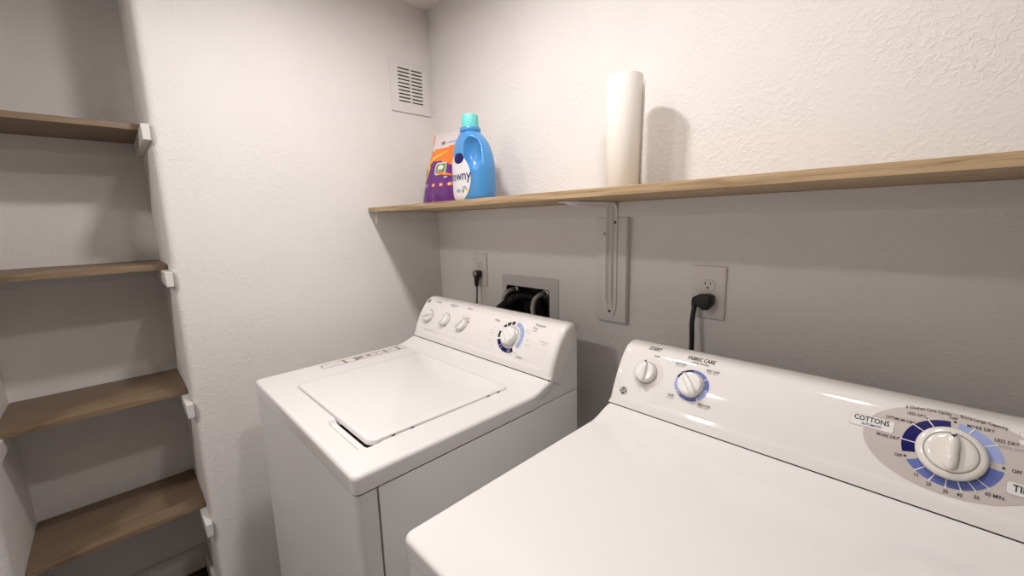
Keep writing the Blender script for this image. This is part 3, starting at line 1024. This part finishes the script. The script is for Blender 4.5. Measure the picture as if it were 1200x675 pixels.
# ------------------------------------------------------------------ fabric softener bottle
bcx, bcy = .462, -.172
t = thing('softener_bottle', 'blue fabric softener bottle with mint cap on the long shelf', 'bottle', (bcx, bcy, SH))
BP = [(0.000, .074, .040, .010), (.004, .083, .046, .010), (.012, .0865, .049, .010), (.06, .0880, .0505, .0105), (.11, .0865, .0505, .0095), (.15, .081, .049, .006), (.180, .071, .0455, .003), (.200, .058, .041, .001), (.214, .043, .036, 0), (.222, .034, .032, 0), (.226, .0315, .0305, 0)]
def bsec(z):
    for p, q in zip(BP, BP[1:]):
        if z <= q[0]:
            w = (z - p[0]) / (q[0] - p[0])
            return [p[i] + (q[i] - p[i]) * w for i in (1, 2, 3)]
    return BP[-1][1:]
zs = []
for p, q in zip(BP, BP[1:]):
    nseg = max(1, int((q[0] - p[0]) / .004))
    zs += [p[0] + (q[0] - p[0]) * k / nseg for k in range(nseg)]
zs.append(BP[-1][0])
# smooth the sections
sec = [bsec(z) for z in zs]
for _ in range(6):
    sec = [sec[0]] + [[(sec[i - 1][k] + 2 * sec[i][k] + sec[i + 1][k]) / 4 for k in range(3)] for i in range(1, len(sec) - 1)] + [sec[-1]]
def bsm(z):
    for i in range(len(zs) - 1):
        if z <= zs[i + 1]:
            w = (z - zs[i]) / (zs[i + 1] - zs[i])
            return [sec[i][k] + (sec[i + 1][k] - sec[i][k]) * w for k in range(3)]
    return sec[-1]
def bpt(th, z, off=0.0):
    a, b, cx = bsm(z)
    e = 2 / 2.35
    c, s = math.cos(th), math.sin(th)
    x = (a + off) * math.copysign(abs(c) ** e, c)
    y = (b + off) * math.copysign(abs(s) ** e, s)
    return Vector((bcx + cx + x, bcy + y, SH + z))
NB = 72
V = [bpt(2 * PI * k / NB, z) for z in zs for k in range(NB)]
F = []
for j in range(len(zs) - 1):
    for k in range(NB): F.append([j * NB + k, j * NB + (k + 1) % NB, (j + 1) * NB + (k + 1) % NB, (j + 1) * NB + k])
F.append(list(range(NB))[::-1]); F.append([(len(zs) - 1) * NB + k for k in range(NB)])
body = mk('bottle_body', V, F, m_bottle, t, angle=60)
# handle opening cut through front to back
ga = math.radians(-46)                      # the grip faces out to the right of the label
gn, gt = Vector((math.cos(ga), math.sin(ga), 0)), Vector((-math.sin(ga), math.cos(ga), 0))
gc = bpt(math.radians(-58), .158) + gn * .001
V, F = [], []
GN, GM = 40, 24
tl = math.radians(13)
for j in range(GM + 1):
    ph = PI * j / GM
    for k in range(GN):
        a = 2 * PI * k / GN
        ez = .060 * math.cos(ph)
        et = (.0330 + .09 * (ez if ez > 0 else ez * .6) * .22 / .1 * .5) * math.sin(ph) * math.cos(a)
        en = .034 * math.sin(ph) * math.sin(a)
        V.append(gc + gt * (et * math.cos(tl) - ez * math.sin(tl)) + gn * en + Vector((0, 0, et * math.sin(tl) + ez * math.cos(tl))))
for j in range(GM):
    for k in range(GN): F.append([j * GN + k, j * GN + (k + 1) % GN, (j + 1) * GN + (k + 1) % GN, (j + 1) * GN + k])
cut = mk('cut', V, F, m_bottle, t, smooth=False)
md = body.modifiers.new('b', 'BOOLEAN'); md.operation = 'DIFFERENCE'; md.object = cut; md.solver = 'EXACT'
rm = body.modifiers.new('r', 'REMESH'); rm.mode = 'VOXEL'; rm.voxel_size = .0020; rm.use_smooth_shade = True
s2 = body.modifiers.new('s', 'SMOOTH'); s2.iterations = 5; s2.factor = .5
dg = bpy.context.evaluated_depsgraph_get()
me2 = bpy.data.meshes.new_from_object(body.evaluated_get(dg))
for md in list(body.modifiers): body.modifiers.remove(md)
if len(me2.polygons) > 200:
    body.data = me2
    if not me2.materials: me2.materials.append(m_bottle)
    for p in me2.polygons: p.use_smooth = True
bpy.data.objects.remove(cut)
T = lambda a, b, c: (bcx + a, bcy + b, SH + c)
V, F = latheVF([(.0275, .224), (.0335, .2265), (.0345, .230), (.0345, .236), (.0325, .2395), (.027, .2400)], T, 40)
mk('collar', V, F, m_bottle, t, angle=50)
prof = [(.0270, .2395), (.0272, .242), (.0264, .2755), (.0250, .2790), (.0215, .2800)]
V, F = [], []
NC = 72
for r, c in prof:
    for k in range(NC):
        a = 2 * PI * k / NC
        rr2 = r + (.0004 if k % 2 else -.0002) * (1 if .24 < c < .277 else 0)
        V.append(T(rr2 * math.cos(a), rr2 * math.sin(a), c))
for j in range(len(prof) - 1):
    for k in range(NC): F.append([j * NC + k, j * NC + (k + 1) % NC, (j + 1) * NC + (k + 1) % NC, (j + 1) * NC + k])
F.append(list(range(NC))[::-1]); F.append([(len(prof) - 1) * NC + k for k in range(NC)])
mk('cap', V, F, m_mint, t, angle=30)
# label wrapped round the front face
def arcpos(s, z):
    """angle on the section at height z at arc distance s from the front (-y) direction, s>0 towards +x"""
    th, acc, st_ = -PI / 2, 0, .01 if s > 0 else -.01
    p = bpt(th, z)
    for _ in range(400):
        q = bpt(th + st_, z)
        d = (q - p).length
        if acc + d >= abs(s): return th + st_ * (abs(s) - acc) / max(d, 1e-9)
        acc += d; th += st_; p = q
    return th
def lab(s, z, off): return bpt(arcpos(s, z), z, off)
def labellipse(name, sc, zc_, a, b, m, off, parent, rings=8, n=48, zmin=.006):
    V, F = [lab(sc, zc_, off)], []
    for j in range(1, rings + 1):
        for k in range(n):
            q = 2 * PI * k / n
            V.append(lab(sc + a * j / rings * math.cos(q), max(zmin, zc_ + b * j / rings * math.sin(q)), off))
    for k in range(n):
        F.append([0, 1 + k, 1 + (k + 1) % n])
        for j in range(1, rings):
            o = 1 + (j - 1) * n
            F.append([o + k, o + n + k, o + n + (k + 1) % n, o + (k + 1) % n])
    return mk(name, V, F, m, parent, angle=80)
lb = labellipse('front_label', -.020, .078, .062, .074, m_lab, .0016, t)
labellipse('label_print', -.010, .140, .026, .017, m_navy, .0019, lb, 5, 32)
V, F = textVF('Downy', .044, 'CENTER', .004)
mk('label_lettering', [lab(x - .022, .084 + y, .0024) for x, y in V], F, m_navy, lb, smooth=False)
for (a, b, c, d, mm) in ((.012, .047, .010, .005, m_lblue), (.022, .040, .006, .004, m_yel), (-.02, .038, .012, .006, m_lblue), (.004, .036, .005, .006, m_green)):
    labellipse('label_print', a, b, c, d, mm, .0020, lb, 3, 20)

# ------------------------------------------------------------------ detergent pouch
t = thing('detergent_pouch', 'purple and orange detergent pouch standing in the shelf corner', 'pouch', (.205, -.10, SH))
# corners of the front face (x, y): bottom and top edges; bag leans back a little
def pq(a, b):
    """a 0..1 left to right, b 0..1 bottom to top -> position of the middle sheet"""
    xl = .090 + (.150 - .090) * b ** .8
    xr = .300 + .012 * b
    yl = -.128 + .030 * b
    yr = -.105 + .030 * b
    return Vector((xl + (xr - xl) * a, yl + (yr - yl) * a, SH + .274 * b))
def thick(a, b):
    e = min(a, 1 - a)
    q = min(1, e / .30)
    q = math.sqrt(max(0, 1 - (1 - q) ** 2))
    vb = (1 - .93 * sstep(.45, .97, b)) * (.78 + .22 * sstep(0, .2, b))
    return .036 * q * vb + .0009 + .0016 * math.sin(17 * a + 9 * b) * math.sin(13 * b + 2) * q * (1 if b < .8 else .3)
def pf(a, b, off=0.0): return pq(a, b) + Vector((.10, -1, 0)).normalized() * (thick(a, b) + off)
def pb(a, b): return pq(a, b) - Vector((.10, -1, 0)).normalized() * (thick(a, b) * .75)
NA, NBb = 36, 44
def pouch_grid(fn, a0, a1, b0, b1, na, nb):
    V = [fn(a0 + (a1 - a0) * i / na, b0 + (b1 - b0) * j / nb) for j in range(nb + 1) for i in range(na + 1)]
    F = [[j * (na + 1) + i, j * (na + 1) + i + 1, (j + 1) * (na + 1) + i + 1, (j + 1) * (na + 1) + i] for j in range(nb) for i in range(na)]
    return V, F
VF1 = pouch_grid(pf, 0, 1, 0, 1, NA, NBb)
VF2 = pouch_grid(pb, 0, 1, 0, 1, NA, NBb)
V, F = join(VF1, VF2)
n1 = len(VF1[0])
per = [i for i in range(NA + 1)] + [j * (NA + 1) + NA for j in range(1, NBb + 1)] + [NBb * (NA + 1) + i for i in range(NA - 1, -1, -1)] + [j * (NA + 1) for j in range(NBb - 1, 0, -1)]
for i in range(len(per)):
    a, b = per[i], per[(i + 1) % len(per)]
    F.append([a, b, n1 + b, n1 + a])
fm = []
for f in F:
    i = f[0] % n1
    b = (i // (NA + 1)) / NBb
    a = (i % (NA + 1)) / NA
    if a > .945 or (a < .05 and b > .55): fm.append(1)
    elif b > .765 + .05 * a: fm.append(2)
    elif b > .50 + .10 * math.sin(a * 3.0 + .4): fm.append(1)
    else: fm.append(0)
me_ = mk('pouch_film', V, F, [m_pur, m_org, m_pale], t, angle=80, fm=fm)
def pdec(name, pts, m, off=.0012, tri=None):
    V = [pf(a, b, off) for a, b in pts]
    return mk(name, V, [list(range(len(V)))], m, me_, smooth=False)
def pstrip(name, ctr, w, m, off=.0014):
    V, F = [], []
    C_ = catmull([Vector((a, b, 0)) for a, b in ctr], 8)
    for i, p in enumerate(C_):
        d = (C_[min(i + 1, len(C_) - 1)] - C_[max(i - 1, 0)]).normalized()
        n_ = Vector((-d.y, d.x, 0))
        q = w * math.sin(PI * (.12 + .8 * i / (len(C_) - 1)))
        for s_ in (-1, 1):
            pp = p + n_ * q * s_
            V.append(pf(min(.99, max(.01, pp.x)), min(.99, max(.01, pp.y)), off))
    for i in range(len(C_) - 1): F.append([2 * i, 2 * i + 1, 2 * i + 3, 2 * i + 2])
    return mk(name, V, F, m, me_, smooth=False)
def pell(name, ca, cb, ra, rb2, m, off=.0018, n=24, rings=3):
    V, F = [pf(ca, cb, off)], []
    for j in range(1, rings + 1):
        for k in range(n):
            q = 2 * PI * k / n
            V.append(pf(ca + ra * j / rings * math.cos(q), cb + rb2 * j / rings * math.sin(q), off))
    for k in range(n):
        F.append([0, 1 + k, 1 + (k + 1) % n])
        for j in range(1, rings):
            o = 1 + (j - 1) * n
            F.append([o + k, o + n + k, o + n + (k + 1) % n, o + (k + 1) % n])
    return mk(name, V, F, m, me_, smooth=False)
pstrip('printed_swirl', [(.62, .74), (.35, .68), (.17, .60), (.22, .50), (.16, .40), (.05, .30)], .030, m_yel)
pstrip('printed_swirl', [(.40, .47), (.62, .44), (.93, .40)], .020, m_org, .0016)
V = [pf(a, b, .0020) for a, b in rrect(.40, .74, .42, .585, .05, 4)]
mk('printed_picture', V, [list(range(len(V)))], m_pwhite, me_, smooth=False)
V = [pf(a, b, .0022) for a, b in rrect(.425, .715, .435, .57, .04, 4)]
mk('printed_picture', V, [list(range(len(V)))], m_green, me_, smooth=False)
pell('printed_picture', .58, .515, .085, .035, m_pwhite, .0028)
pell('printed_picture', .55, .48, .05, .02, m_lblue, .0030)
for ca in (.42, .64, .86): pell('printed_badge', ca, .285, .058, .026, m_org); 
for ca in (.42, .64, .86): pell('printed_badge', ca, .285, .026, .013, m_pwhite, .0026, 14, 2)
def ptext(b, a0, b0, sz, m, off=.0030):
    V, F = textVF(b, sz, 'CENTER', .01)
    mk('printed_lettering', [pf(a0 + x * 1.0, b0 + y * .75, off) for x, y in V], F, m, me_, smooth=False)
ptext('3:1', .20, .285, .10, m_pwhite)
for b_ in (.155, .125, .075, .05):
    mk('printed_text_line', [pf(a, c, .0016) for a, c in ((.08, b_), (.46, b_), (.46, b_ + .012), (.08, b_ + .012))], [[0, 1, 2, 3]], mat('pouch_text_lilac', (.30, .16, .38), .4), me_, smooth=False)
mk('printed_text_line', [pf(a, c, .0020) for a, c in ((.70, .375), (.93, .375), (.93, .39), (.70, .39))], [[0, 1, 2, 3]], m_pale, me_, smooth=False)
pell('printed_badge', .40, .865, .065, .022, m_tan)
mk('printed_text_line', [pf(a, c, .0012) for a, c in ((.55, .855), (.85, .855), (.85, .875), (.55, .875))], [[0, 1, 2, 3]], m_lblue, me_, smooth=False)
pell('printed_badge', .09, .46, .06, .05, m_navy, .0016)
bpy.context.view_layer.update()
